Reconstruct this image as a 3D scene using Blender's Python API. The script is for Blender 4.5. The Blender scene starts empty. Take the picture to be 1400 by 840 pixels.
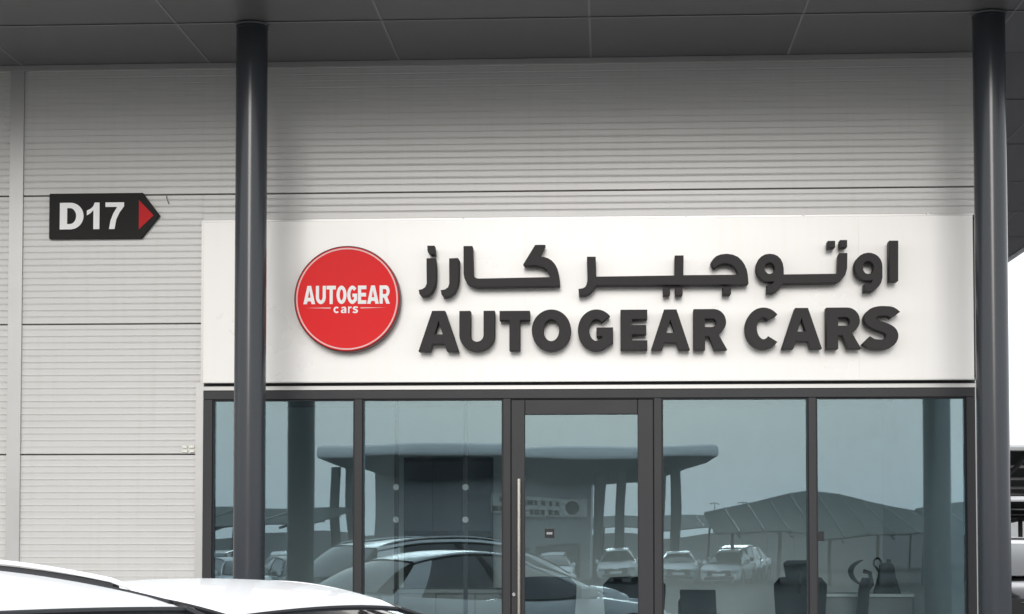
import bpy, math, random
from mathutils import Vector, Matrix
random.seed(7)
SC = bpy.context.scene
COL = SC.collection
PI = math.pi

# ---------------------------------------------------------------- camera
cam_d = bpy.data.cameras.new('camera')
cam_d.sensor_width = 36.0
cam_d.lens = 36.0 * 2450.0 / 1400.0
cam_d.shift_y = 207.0 / 1400.0
cam_d.clip_start = 0.1
cam_d.clip_end = 3000.0
cam = bpy.data.objects.new('camera', cam_d)
COL.objects.link(cam)
cam.location = (0.0, -13.75, 1.65)
cam.rotation_euler = (PI / 2 + math.atan(100 / 2450.0), 0.0, math.atan(130 / 2450.0))
SC.camera = cam

# ---------------------------------------------------------------- world and sun: bright hazy overcast
SUN_EL, SUN_AZ = math.radians(14.5), math.radians(181)     # low hazy sun behind the camera
world = bpy.data.worlds.new('World')
SC.world = world
world.use_nodes = True
wn, wl = world.node_tree.nodes, world.node_tree.links
bg = wn['Background']
sky = wn.new('ShaderNodeTexSky')
sky.sky_type = 'NISHITA'
sky.sun_disc = False
sky.sun_elevation = SUN_EL
sky.sun_rotation = SUN_AZ
sky.air_density = 1.0
sky.dust_density = 5.0
sky.ozone_density = 1.0
mixs = wn.new('ShaderNodeMixRGB')
mixs.inputs['Fac'].default_value = 0.93
mixs.inputs['Color2'].default_value = (12.6, 13.0, 13.4, 1)   # even cloud veil
wl.new(sky.outputs['Color'], mixs.inputs['Color1'])
wl.new(mixs.outputs['Color'], bg.inputs['Color'])
bg.inputs['Strength'].default_value = 0.138
sun_d = bpy.data.lights.new('sun', 'SUN')
sun_d.energy = 1.0
sun_d.angle = math.radians(18)
sun_d.color = (1.0, 0.98, 0.955)
sun = bpy.data.objects.new('sun', sun_d)
COL.objects.link(sun)
sdir = Vector((math.sin(SUN_AZ) * math.cos(SUN_EL), math.cos(SUN_AZ) * math.cos(SUN_EL), math.sin(SUN_EL)))
sun.rotation_euler = sdir.to_track_quat('Z', 'Y').to_euler()
SC.view_settings.view_transform = 'Standard'
SC.view_settings.look = 'None'
SC.view_settings.gamma = 1.0
SC.view_settings.exposure = 0.0

# ---------------------------------------------------------------- helpers
def rgb(h):
    c = [int(h[i:i + 2], 16) / 255 for i in (0, 2, 4)]
    return tuple((x / 12.92 if x <= .04045 else ((x + .055) / 1.055) ** 2.4) for x in c)

def mat(name, color, rough=0.6, metal=0.0, coat=0.0, vary=0.06, scale=3.0, bump=0.0, bscale=60.0, spec=0.5, stretch=(1, 1, 1), ior=1.5, coat_rough=0.05, tint=None, rand=0.0, streak=0.0):
    m = bpy.data.materials.new(name)
    m.use_nodes = True
    n, l = m.node_tree.nodes, m.node_tree.links
    b = n['Principled BSDF']
    b.inputs['Roughness'].default_value = rough
    b.inputs['Metallic'].default_value = metal
    b.inputs['Coat Weight'].default_value = coat
    b.inputs['Coat Roughness'].default_value = coat_rough
    b.inputs['Specular IOR Level'].default_value = spec
    b.inputs['IOR'].default_value = ior
    tc = n.new('ShaderNodeTexCoord')
    mp = n.new('ShaderNodeMapping')
    mp.inputs['Scale'].default_value = stretch
    l.new(tc.outputs['Object'], mp.inputs['Vector'])
    nz = n.new('ShaderNodeTexNoise')
    nz.inputs['Scale'].default_value = scale
    nz.inputs['Detail'].default_value = 6
    nz.inputs['Roughness'].default_value = 0.6
    l.new(mp.outputs['Vector'], nz.inputs['Vector'])
    rp = n.new('ShaderNodeValToRGB')
    rp.color_ramp.elements[0].position = 0.3
    rp.color_ramp.elements[1].position = 0.7
    lo = tuple(c * (1 - vary) for c in (tint or color))
    hi = tuple(min(1, c * (1 + vary)) for c in color)
    rp.color_ramp.elements[0].color = (*lo, 1)
    rp.color_ramp.elements[1].color = (*hi, 1)
    l.new(nz.outputs['Fac'], rp.inputs['Fac'])
    last = rp.outputs['Color']
    if rand:                                   # every panel a slightly different batch
        oi = n.new('ShaderNodeObjectInfo')
        m1 = n.new('ShaderNodeMapRange')
        m1.inputs['To Min'].default_value = 1 - rand
        m1.inputs['To Max'].default_value = 1 + rand
        l.new(oi.outputs['Random'], m1.inputs['Value'])
        hs = n.new('ShaderNodeHueSaturation')
        l.new(m1.outputs['Result'], hs.inputs['Value'])
        l.new(last, hs.inputs['Color'])
        last = hs.outputs['Color']
    if streak:                                 # faint vertical rain streaks of dust
        mp2 = n.new('ShaderNodeMapping')
        mp2.inputs['Scale'].default_value = (9, 1, 0.35)
        l.new(tc.outputs['Object'], mp2.inputs['Vector'])
        n2 = n.new('ShaderNodeTexNoise')
        n2.inputs['Scale'].default_value = 1.6
        n2.inputs['Detail'].default_value = 5
        l.new(mp2.outputs['Vector'], n2.inputs['Vector'])
        r2 = n.new('ShaderNodeValToRGB')
        r2.color_ramp.elements[0].position = 0.50
        r2.color_ramp.elements[1].position = 0.78
        r2.color_ramp.elements[0].color = (1, 1, 1, 1)
        k = 1 - streak
        r2.color_ramp.elements[1].color = (k, k * .985, k * .96, 1)
        l.new(n2.outputs['Fac'], r2.inputs['Fac'])
        mm = n.new('ShaderNodeMixRGB')
        mm.blend_type = 'MULTIPLY'
        mm.inputs['Fac'].default_value = 1
        l.new(last, mm.inputs['Color1'])
        l.new(r2.outputs['Color'], mm.inputs['Color2'])
        last = mm.outputs['Color']
    l.new(last, b.inputs['Base Color'])
    mr = n.new('ShaderNodeMapRange')
    mr.inputs['To Min'].default_value = max(0.0, rough * 0.85)
    mr.inputs['To Max'].default_value = min(1.0, rough * 1.15)
    l.new(nz.outputs['Fac'], mr.inputs['Value'])
    l.new(mr.outputs['Result'], b.inputs['Roughness'])
    if bump:
        nb = n.new('ShaderNodeTexNoise')
        nb.inputs['Scale'].default_value = bscale
        nb.inputs['Detail'].default_value = 4
        l.new(mp.outputs['Vector'], nb.inputs['Vector'])
        bp = n.new('ShaderNodeBump')
        bp.inputs['Strength'].default_value = bump
        bp.inputs['Distance'].default_value = 0.01
        l.new(nb.outputs['Fac'], bp.inputs['Height'])
        l.new(bp.outputs['Normal'], b.inputs['Normal'])
    return m

def glass_mat(name, tint=(0.93, 0.975, 0.975), refl=(0.68, 0.90, 1.0), ior=2.02, wave=0.05, wscale=0.9, dust=0.007):
    m = bpy.data.materials.new(name)
    m.use_nodes = True
    n, l = m.node_tree.nodes, m.node_tree.links
    n.remove(n['Principled BSDF'])
    out = n['Material Output']
    tr = n.new('ShaderNodeBsdfTransparent')
    tr.inputs['Color'].default_value = (*tint, 1)
    gl = n.new('ShaderNodeBsdfGlossy')
    gl.inputs['Color'].default_value = (*refl, 1)
    gl.inputs['Roughness'].default_value = 0.004
    fr = n.new('ShaderNodeFresnel')
    fr.inputs['IOR'].default_value = ior
    mx = n.new('ShaderNodeMixShader')
    tc = n.new('ShaderNodeTexCoord')
    nz = n.new('ShaderNodeTexNoise')
    nz.inputs['Scale'].default_value = wscale
    nz.inputs['Detail'].default_value = 1
    bp = n.new('ShaderNodeBump')
    bp.inputs['Strength'].default_value = wave
    bp.inputs['Distance'].default_value = 0.05
    l.new(tc.outputs['Object'], nz.inputs['Vector'])
    l.new(nz.outputs['Fac'], bp.inputs['Height'])
    l.new(bp.outputs['Normal'], gl.inputs['Normal'])
    l.new(fr.outputs['Fac'], mx.inputs['Fac'])
    l.new(tr.outputs['BSDF'], mx.inputs[1])
    l.new(gl.outputs['BSDF'], mx.inputs[2])
    df = n.new('ShaderNodeBsdfDiffuse')          # thin film of dust on the pane
    df.inputs['Color'].default_value = (0.30, 0.36, 0.37, 1)
    mx2 = n.new('ShaderNodeMixShader')
    dn = n.new('ShaderNodeTexNoise')             # smears and dust patches
    dn.inputs['Scale'].default_value = 2.3
    dn.inputs['Detail'].default_value = 8
    dn.inputs['Roughness'].default_value = 0.7
    dr = n.new('ShaderNodeMapRange')
    dr.inputs['From Min'].default_value = 0.45
    dr.inputs['From Max'].default_value = 0.75
    dr.inputs['To Min'].default_value = dust * 0.3
    dr.inputs['To Max'].default_value = dust * 5.0
    l.new(tc.outputs['Object'], dn.inputs['Vector'])
    l.new(dn.outputs['Fac'], dr.inputs['Value'])
    l.new(dr.outputs['Result'], mx2.inputs['Fac'])
    l.new(mx.outputs['Shader'], mx2.inputs[1])
    l.new(df.outputs['BSDF'], mx2.inputs[2])
    l.new(mx2.outputs['Shader'], out.inputs['Surface'])
    return m

class MB:
    def __init__(s):
        s.v, s.f = [], []
    def add(s, v, f):
        o = len(s.v)
        s.v += [tuple(p) for p in v]
        s.f += [tuple(i + o for i in q) for q in f]
        return s
    def box(s, x0, x1, y0, y1, z0, z1):
        v = [(x, y, z) for z in (z0, z1) for y in (y0, y1) for x in (x0, x1)]
        return s.add(v, [(0, 2, 3, 1), (4, 5, 7, 6), (0, 1, 5, 4), (2, 6, 7, 3), (0, 4, 6, 2), (1, 3, 7, 5)])
    def cyl(s, p0, p1, r0, r1=None, n=16, cap=True):
        r1 = r0 if r1 is None else r1
        a, b = Vector(p0), Vector(p1)
        d = (b - a).normalized()
        u = d.orthogonal().normalized()
        w = d.cross(u)
        v = []
        for c, r in ((a, r0), (b, r1)):
            for i in range(n):
                t = 2 * PI * i / n
                v.append(c + (u * math.cos(t) + w * math.sin(t)) * r)
        f = [(i, (i + 1) % n, n + (i + 1) % n, n + i) for i in range(n)]
        if cap:
            f += [tuple(range(n))[::-1], tuple(range(n, 2 * n))]
        return s.add(v, f)
    def tube(s, pts, r, n=8):
        pts = [Vector(p) for p in pts]
        v, f = [], []
        u = None
        for i, p in enumerate(pts):
            d = (pts[min(i + 1, len(pts) - 1)] - pts[max(i - 1, 0)]).normalized()
            if u is None:
                u = d.orthogonal().normalized()
            u = (u - d * u.dot(d)).normalized()
            w = d.cross(u)
            rr = r[i] if isinstance(r, (list, tuple)) else r
            v += [p + (u * math.cos(2 * PI * k / n) + w * math.sin(2 * PI * k / n)) * rr for k in range(n)]
        for i in range(len(pts) - 1):
            f += [(i * n + k, i * n + (k + 1) % n, (i + 1) * n + (k + 1) % n, (i + 1) * n + k) for k in range(n)]
        f += [tuple(range(n))[::-1], tuple(range((len(pts) - 1) * n, len(pts) * n))]
        return s.add(v, f)
    def grid(s, fn, nu, nv):
        v = [fn(i / nu, j / nv) for i in range(nu + 1) for j in range(nv + 1)]
        w = nv + 1
        return s.add(v, [(i * w + j, i * w + j + 1, (i + 1) * w + j + 1, (i + 1) * w + j) for i in range(nu) for j in range(nv)])
    def ring(s, prof, axis='y', n=24, c=(0, 0, 0)):
        # prof: (radius, offset along axis)
        v, f, k = [], [], len(prof)
        for i in range(n):
            t = 2 * PI * i / n
            for r, o in prof:
                a, b = r * math.cos(t), r * math.sin(t)
                p = (a, o, b) if axis == 'y' else (a, b, o)
                v.append((p[0] + c[0], p[1] + c[1], p[2] + c[2]))
        for i in range(n):
            for j in range(k - 1):
                f.append((i * k + j, i * k + j + 1, ((i + 1) % n) * k + j + 1, ((i + 1) % n) * k + j))
        return s.add(v, f)
    def mesh(s, name, m, smooth=False, bevel=0.0):
        me = bpy.data.meshes.new(name)
        me.from_pydata(s.v, [], s.f)
        import bmesh
        bm = bmesh.new()
        bm.from_mesh(me)
        if bevel:
            ed = [e for e in bm.edges if len(e.link_faces) == 2 and e.calc_face_angle(0) > 0.5]
            bmesh.ops.bevel(bm, geom=ed, offset=bevel, segments=1, affect='EDGES', profile=0.5)
        bmesh.ops.recalc_face_normals(bm, faces=bm.faces)
        bm.to_mesh(me)
        bm.free()
        me.materials.append(m)
        if smooth:
            me.shade_smooth()
            me.set_sharp_from_angle(angle=math.radians(38))
        return me
    def build(s, name, m, parent=None, smooth=False, bevel=0.0, **kw):
        return link(name, s.mesh(name, m, smooth, bevel), parent, **kw)

def link(name, data, parent=None, label=None, cat=None, group=None, kind=None, loc=None, rz=None):
    o = bpy.data.objects.new(name, data)
    COL.objects.link(o)
    if parent is not None:
        o.parent = parent
    if loc is not None:
        o.location = loc
    if rz is not None:
        o.rotation_euler = (0, 0, rz)
    for k, v in (('label', label), ('category', cat), ('group', group), ('kind', kind)):
        if v:
            o[k] = v
    return o

def thing(name, label, cat, loc=(0, 0, 0), rz=0.0, group=None):
    return link(name, None, None, label=label, cat=cat, group=group, loc=loc, rz=rz)

CHILD = {}
def copy_tree(o, loc=None, rz=None, label=None, group=None):
    def rec(a, par):
        c = a.copy()
        COL.objects.link(c)
        c.parent = par
        for ch in a.children:
            rec(ch, c)
        return c
    c = rec(o, None)
    if loc is not None:
        c.location = loc
    if rz is not None:
        c.rotation_euler = (0, 0, rz)
    if label:
        c['label'] = label
    if group:
        c['group'] = group
    return c

def plate(name, contours, y_front, depth, m, parent, bevel=0.0, **kw):
    """an extruded flat shape in the X-Z plane, holes allowed; contours are lists of (x, z)"""
    cu = bpy.data.curves.new(name, 'CURVE')
    cu.dimensions = '2D'
    cu.fill_mode = 'BOTH'
    cu.extrude = depth / 2 - bevel
    cu.bevel_depth = bevel
    cu.bevel_resolution = 1
    cu.offset = -bevel
    for c in contours:
        sp = cu.splines.new('POLY')
        sp.points.add(len(c) - 1)
        for i, (x, z) in enumerate(c):
            sp.points[i].co = (x, z, 0, 1)
        sp.use_cyclic_u = True
    tmp = bpy.data.objects.new(name, cu)
    me = bpy.data.meshes.new_from_object(tmp)
    bpy.data.objects.remove(tmp)
    bpy.data.curves.remove(cu)
    for v in me.vertices:
        x, z, y = v.co
        v.co = (x, y_front + depth / 2 - y, z)
    me.materials.clear()
    me.materials.append(m)
    me.name = name
    return link(name, me, parent, **kw)

# ---- capital letters as outlines in a unit box; s = stem width, b = bar height (fractions)
def arc(cx, cy, rx, ry, a0, a1, n=12):
    return [(cx + rx * math.cos(math.radians(a0 + (a1 - a0) * i / n)), cy + ry * math.sin(math.radians(a0 + (a1 - a0) * i / n))) for i in range(n + 1)]

def thick(path, wx, wy):
    """outline of a path drawn with a pen of half sizes wx (across x) and wy (across y)"""
    L, R = [], []
    for i, p in enumerate(path):
        a, b = path[max(i - 1, 0)], path[min(i + 1, len(path) - 1)]
        dx, dy = (b[0] - a[0]) / wx, (b[1] - a[1]) / wy
        d = math.hypot(dx, dy) or 1
        nx, ny = -dy / d * wx, dx / d * wy
        L.append((p[0] + nx, p[1] + ny))
        R.append((p[0] - nx, p[1] - ny))
    return L + R[::-1]

def glyph(ch, s=0.30, b=0.22):
    if ch == 'A':
        return [[(0, 0), (s, 0), (s + .058, b * .78), (1 - s - .058, b * .78), (1 - s, 0), (1, 0), (.66, 1), (.34, 1)],
                [(.5 - s * .36, b * .78 + b), (.5 + s * .36, b * .78 + b), (.5, .76)]]
    if ch == 'U':
        return [[(0, 1), (0, .40)] + arc(.5, .40, .5, .40, 180, 360, 16)[1:-1] + [(1, .40), (1, 1), (1 - s, 1), (1 - s, .40)]
                + arc(.5, .40, .5 - s, .40 - b, 360, 180, 14)[1:-1] + [(s, .40), (s, 1)]]
    if ch == 'T':
        return [[(0, 1), (0, 1 - b), (.5 - s / 2, 1 - b), (.5 - s / 2, 0), (.5 + s / 2, 0), (.5 + s / 2, 1 - b), (1, 1 - b), (1, 1)]]
    if ch == 'O':
        return [arc(.5, .5, .5, .5, 0, 360, 40)[:-1], arc(.5, .5, .5 - s, .5 - b, 0, 360, 32)[:-1]]
    if ch == 'C':
        return [thick(arc(.52, .5, .52 - s / 2, .5 - b / 2, 43, 317, 30), s / 2, b / 2)]
    if ch == 'G':
        o = arc(.52, .5, .52, .5, 43, 308, 30)
        i = arc(.52, .5, .52 - s, .5 - b, 322, 43, 28)
        return [o + [(.99, .20), (.99, .56), (.52, .56), (.52, .56 - b * .9), (1 - s * .98, .56 - b * .9), (1 - s * .98, .27)] + i[1:]]
    if ch == 'E':
        return [[(0, 0), (1, 0), (1, b), (s, b), (s, .5 - b / 2), (.96, .5 - b / 2), (.96, .5 + b / 2), (s, .5 + b / 2), (s, 1 - b), (1, 1 - b), (1, 1), (0, 1)]]
    if ch == 'R':
        out = [(0, 0), (s, 0), (s, .33), (s + .12, .33), (1 - s * 1.12, 0), (1, 0), (.74, .38)]
        out += [(.86, .46), (.94, .56)] + arc(.60, .68, .37, .32, -8, 90, 12) + [(0, 1)]
        return [out, [(s, .33 + b * .98), (.55, .33 + b * .98)] + arc(.55, .665, .13, .665 - .33 - b * .98, -90, 90, 8)[1:-1] + [(.55, 1 - b), (s, 1 - b)]]
    if ch == 'S':
        c = [(.93, .80), (.80, .885), (.64, .90), (.47, .90), (.30, .86), (.20, .76), (.22, .66), (.36, .58), (.52, .53), (.68, .475), (.80, .40), (.83, .28), (.75, .16), (.60, .105), (.42, .10), (.24, .125), (.07, .205)]
        # smooth the pen path
        q = []
        for i in range(len(c) - 1):
            p0, p1, p2, p3 = c[max(i - 1, 0)], c[i], c[i + 1], c[min(i + 2, len(c) - 1)]
            for k in range(3):
                t = k / 3
                q.append(tuple(.5 * ((2 * p1[j]) + (-p0[j] + p2[j]) * t + (2 * p0[j] - 5 * p1[j] + 4 * p2[j] - p3[j]) * t * t + (-p0[j] + 3 * p1[j] - 3 * p2[j] + p3[j]) * t ** 3) for j in (0, 1)))
        q.append(c[-1])
        return [thick(q, s * .50, b * .5)]
    if ch == 'D':
        return [[(0, 0), (.45, 0)] + arc(.45, .5, .55, .5, -90, 90, 18)[1:-1] + [(.45, 1), (0, 1)],
                [(s, b), (.42, b)] + arc(.42, .5, .58 - s, .5 - b, -90, 90, 14)[1:-1] + [(.42, 1 - b), (s, 1 - b)]]
    if ch == '1':
        return [[(.52, 0), (1, 0), (1, 1), (.62, 1), (.50, .86), (.30, .77), (0, .70), (0, .52), (.28, .60), (.52, .72)]]
    if ch == '7':
        return [[(0, 1), (1, 1), (1, .85), (.76, .62), (.58, .35), (.50, 0), (.20, 0), (.28, .32), (.42, .58), (.63, .83), (0, .83)]]

def put(contours, x0, x1, z0, z1):
    return [[(x0 + x * (x1 - x0), z0 + z * (z1 - z0)) for x, z in c] for c in contours]

ARABIC={
'zay':[[(-1.427,3.486),(-1.398,3.492),(-1.377,3.507),(-1.366,3.534),(-1.368,3.727),(-1.3,3.728),(-1.294,3.649),(-1.294,3.574),(-1.301,3.517),(-1.323,3.474),(-1.351,3.446),(-1.404,3.435),(-1.422,3.455)]],
'zay_dot':[[(-1.362,3.823),(-1.307,3.823),(-1.302,3.756),(-1.336,3.755),(-1.353,3.767),(-1.361,3.785)]],
'ra':[[(-1.259,3.482),(-1.226,3.488),(-1.203,3.504),(-1.194,3.532),(-1.195,3.725),(-1.128,3.727),(-1.12,3.716),(-1.121,3.564),(-1.131,3.512),(-1.154,3.465),(-1.189,3.438),(-1.237,3.429),(-1.253,3.449)]],
'kaf_alef':[[(-1.086,3.818),(-1.018,3.818),(-1.012,3.603),(-1.006,3.585),(-0.992,3.573),(-0.971,3.569),(-0.428,3.576),(-0.435,3.603),(-0.45,3.629),(-0.473,3.648),(-0.503,3.66),(-0.547,3.667),(-0.621,3.665),(-0.632,3.673),(-0.541,3.822),(-0.464,3.822),(-0.508,3.733),(-0.473,3.729),(-0.443,3.72),(-0.414,3.701),(-0.389,3.673),(-0.371,3.636),(-0.361,3.598),(-0.355,3.554),(-0.353,3.509),(-0.97,3.504),(-1.01,3.509),(-1.04,3.522),(-1.063,3.542),(-1.079,3.573),(-1.085,3.608)]],
'jim_ya_ra':[[(-0.149,3.729),(-0.082,3.728),(-0.078,3.577),(0.512,3.581),(0.515,3.733),(0.581,3.733),(0.578,3.583),(0.99,3.583),(0.983,3.609),(0.969,3.635),(0.949,3.655),(0.919,3.667),(0.889,3.671),(0.861,3.666),(0.833,3.651),(0.808,3.631),(0.784,3.676),(0.804,3.706),(0.828,3.726),(0.859,3.738),(0.904,3.743),(0.95,3.736),(0.988,3.719),(1.018,3.691),(1.04,3.657),(1.054,3.622),(1.062,3.583),(1.067,3.516),(1.056,3.509),(-0.078,3.512),(-0.096,3.486),(-0.124,3.454),(-0.16,3.435),(-0.209,3.432),(-0.213,3.484),(-0.18,3.489),(-0.162,3.499),(-0.152,3.518),(-0.145,3.546)]],
'ya_dot_a':[[(0.426,3.49),(0.478,3.49),(0.478,3.439),(0.47,3.431),(0.426,3.431)]],
'ya_dot_b':[[(0.518,3.489),(0.573,3.489),(0.573,3.438),(0.565,3.43),(0.517,3.431)]],
'jim_dot':[[(0.875,3.49),(0.937,3.489),(0.936,3.442),(0.928,3.434),(0.874,3.434)]],
'ta_waw':[[(1.331,3.583),(1.331,3.628),(1.324,3.667),(1.309,3.7),(1.286,3.723),(1.258,3.736),(1.227,3.74),(1.194,3.736),(1.165,3.721),(1.142,3.698),(1.128,3.666),(1.125,3.632),(1.129,3.597),(1.145,3.567),(1.169,3.544),(1.196,3.532),(1.224,3.528),(1.259,3.532),(1.244,3.509),(1.206,3.502),(1.204,3.443),(1.25,3.443),(1.28,3.459),(1.306,3.488),(1.325,3.515),(1.726,3.518),(1.765,3.542),(1.791,3.577),(1.804,3.625),(1.807,3.741),(1.747,3.741),(1.741,3.721),(1.735,3.585)],[(1.264,3.631),(1.262,3.617),(1.256,3.605),(1.248,3.595),(1.237,3.59),(1.226,3.587),(1.214,3.59),(1.204,3.596),(1.195,3.606),(1.19,3.618),(1.188,3.631),(1.19,3.645),(1.196,3.657),(1.204,3.666),(1.214,3.672),(1.226,3.674),(1.238,3.672),(1.248,3.666),(1.257,3.656),(1.262,3.644)]],
'ta_dot_a':[[(1.662,3.834),(1.716,3.834),(1.716,3.785),(1.661,3.782)]],
'ta_dot_b':[[(1.752,3.839),(1.806,3.84),(1.805,3.786),(1.752,3.783)]],
'waw':[[(2.067,3.631),(2.064,3.664),(2.054,3.69),(2.035,3.715),(2.012,3.731),(1.986,3.74),(1.959,3.742),(1.928,3.736),(1.899,3.721),(1.876,3.697),(1.863,3.666),(1.859,3.631),(1.865,3.596),(1.882,3.567),(1.908,3.546),(1.937,3.534),(1.964,3.531),(1.995,3.535),(1.984,3.515),(1.966,3.507),(1.931,3.504),(1.929,3.449),(1.986,3.448),(2.012,3.463),(2.038,3.486),(2.056,3.514),(2.066,3.553)],[(2.002,3.63),(2.0,3.615),(1.994,3.602),(1.985,3.591),(1.974,3.584),(1.961,3.582),(1.948,3.584),(1.937,3.591),(1.928,3.602),(1.922,3.616),(1.92,3.631),(1.923,3.646),(1.928,3.659),(1.938,3.67),(1.949,3.677),(1.962,3.679),(1.974,3.676),(1.986,3.669),(1.995,3.659),(2.001,3.645)]],
'alef':[[(2.12,3.832),(2.186,3.831),(2.183,3.528),(2.118,3.525)]],
}
LATIN=[
('A',-1.428,-1.123,3.017,3.325),
('U',-1.117,-0.848,3.016,3.323),
('T',-0.811,-0.582,3.020,3.321),
('O',-0.567,-0.270,3.015,3.330),
('G',-0.218,0.051,3.016,3.328),
('E',0.104,0.306,3.020,3.324),
('A',0.333,0.625,3.019,3.324),
('R',0.654,0.905,3.017,3.325),
('C',1.040,1.304,3.021,3.334),
('A',1.313,1.612,3.022,3.329),
('R',1.646,1.904,3.020,3.330),
('S',1.923,2.178,3.020,3.333),
]

# ---------------------------------------------------------------- materials
M = {}
M['panel'] = mat('coated steel wall panel', rgb('c5c4c1'), rough=0.34, rand=.018, streak=.035, vary=0.035, scale=1.2, stretch=(0.4, 1, 2.5), bump=0.02, bscale=8, spec=0.9)
M['flash'] = mat('grey flashing', rgb('b4b3b1'), rough=0.30, metal=0.25, vary=0.04, spec=0.8)
M['joint'] = mat('joint shadow gap', (0.09, 0.09, 0.09), rough=0.8)
M['soffit'] = mat('dark grey soffit panel', (0.140, 0.139, 0.142), rand=.05, rough=0.38, vary=0.06, scale=0.8, spec=0.5)
M['soffit_strip'] = mat('soffit joint strip', (0.27, 0.27, 0.275), rough=0.4)
M['fascia'] = mat('canopy fascia metal', (0.50, 0.51, 0.53), rough=0.35, metal=0.2)
M['column'] = mat('dark grey gloss column paint', (0.043, 0.0475, 0.055), rough=0.19, vary=0.10, scale=2, spec=0.36, coat=0.0, stretch=(2, 2, 0.3))
M['collar'] = mat('column collar metal', (0.25, 0.26, 0.27), rough=0.35, metal=0.4)
M['frame'] = mat('charcoal aluminium frame', (0.026, 0.0255, 0.029), rough=0.45, metal=0.0, spec=0.3, vary=0.05)
M['gasket'] = mat('black rubber gasket', (0.008, 0.009, 0.012), rough=0.6)
M['white_board'] = mat('white composite sign panel', (0.84, 0.82, 0.79), streak=.02, rough=0.28, vary=0.010, scale=1.0, spec=0.8)
M['letter'] = mat('charcoal sign letter', (0.037, 0.0345, 0.0345), rough=0.6, vary=0.12, scale=1.5, spec=0.22)
M['red'] = mat('red acrylic disc', (0.80, 0.014, 0.017), rough=0.5, spec=0.2, vary=0.03)
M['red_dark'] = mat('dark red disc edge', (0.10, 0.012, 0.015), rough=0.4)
M['white_print'] = mat('white vinyl print', (0.90, 0.89, 0.88), rough=0.5, vary=0.01)
M['pink_print'] = mat('pale pink ring print', (0.82, 0.50, 0.48), rough=0.5, vary=0.01)
M['plate'] = mat('charcoal plate', (0.018, 0.0175, 0.017), rough=0.65, spec=.2, vary=0.08)
M['plate_red'] = mat('red arrow vinyl', (0.55, 0.018, 0.022), rough=0.6, spec=.2, vary=0.03)
M['steel'] = mat('polished stainless steel', (0.75, 0.74, 0.72), rough=0.15, metal=1.0, vary=0.02)
M['handle'] = mat('brushed warm steel', (0.50, 0.46, 0.40), rough=0.22, metal=1.0, vary=0.05)
M['glass'] = glass_mat('reflective solar glass')
M['clear'] = glass_mat('clear partition glass', tint=(0.85, 0.9, 0.9), ior=1.5, wave=0.0, dust=0.0)
M['int_wall'] = mat('interior wall paint', (0.72, 0.75, 0.76), rough=0.8, vary=0.03)
M['int_floor'] = mat('interior floor tile', (0.8, 0.8, 0.8), rough=0.3)
M['int_ceil'] = mat('interior ceiling', (0.3, 0.3, 0.3), rough=0.8)
M['dark_wood'] = mat('dark slate cabinet', (0.030, 0.040, 0.052), rough=0.45)
M['black'] = mat('black upholstery', (0.006, 0.007, 0.009), rough=0.7, spec=0.15, bump=0.05, bscale=90)
M['black_plastic'] = mat('black plastic', (0.010, 0.010, 0.012), rough=0.5, spec=0.3)
M['grey_desk'] = mat('grey laminate', (0.20, 0.21, 0.21), rough=0.4)
M['asphalt'] = mat('asphalt', (0.050, 0.050, 0.051), rough=0.95, spec=0.1, vary=0.2, scale=0.8, bump=0.4, bscale=120)
M['paving'] = mat('pale concrete paving', (0.46, 0.45, 0.43), rough=0.85, vary=0.1, scale=1.5, bump=0.2)
M['kerb'] = mat('concrete kerb', (0.35, 0.34, 0.32), rough=0.85)
M['line'] = mat('white road paint', (0.7, 0.7, 0.68), rough=0.7, vary=0.08)
M['car_white'] = mat('white car paint', (0.88, 0.885, 0.89), rough=0.4, vary=0.01, scale=1, coat=0.35, coat_rough=0.03)
M['car_silver'] = mat('silver car paint', (0.42, 0.44, 0.46), rough=0.32, metal=0.6, coat=1.0, vary=0.02)
M['car_black'] = mat('black car paint', (0.012, 0.012, 0.014), rough=0.25, coat=1.0, vary=0.02)
M['car_grey'] = mat('grey car paint', (0.12, 0.125, 0.13), rough=0.32, metal=0.5, coat=1.0, vary=0.02)
M['car_glass'] = mat('tinted car glass', (0.014, 0.016, 0.02), rough=0.03, vary=0.1, spec=0.8, coat=0.5, coat_rough=0.0)
M['tyre'] = mat('tyre rubber', (0.02, 0.02, 0.02), rough=0.85)
M['rim'] = mat('alloy rim', (0.5, 0.5, 0.52), rough=0.3, metal=0.9)
M['lamp'] = mat('headlight lens', (0.55, 0.58, 0.62), rough=0.08, metal=0.3)
M['tail'] = mat('tail light lens', (0.25, 0.01, 0.01), rough=0.15)
M['shade'] = mat('dark shade roof sheet', (0.035, 0.045, 0.042), rough=0.8, vary=0.15, scale=0.6)
M['shade_edge'] = mat('shade edge trim', (0.45, 0.46, 0.47), rough=0.6)
M['opp_wall'] = mat('opposite building cladding', (0.42, 0.43, 0.44), rough=0.5, vary=0.05)
M['far_wall'] = mat('far building wall', (0.35, 0.36, 0.37), rough=0.8)
M['bracket'] = mat('cream plastic bracket', (0.80, 0.79, 0.70), rough=0.4)
M['scratch'] = mat('grey scratch', (0.12, 0.12, 0.12), rough=0.6)

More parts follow.
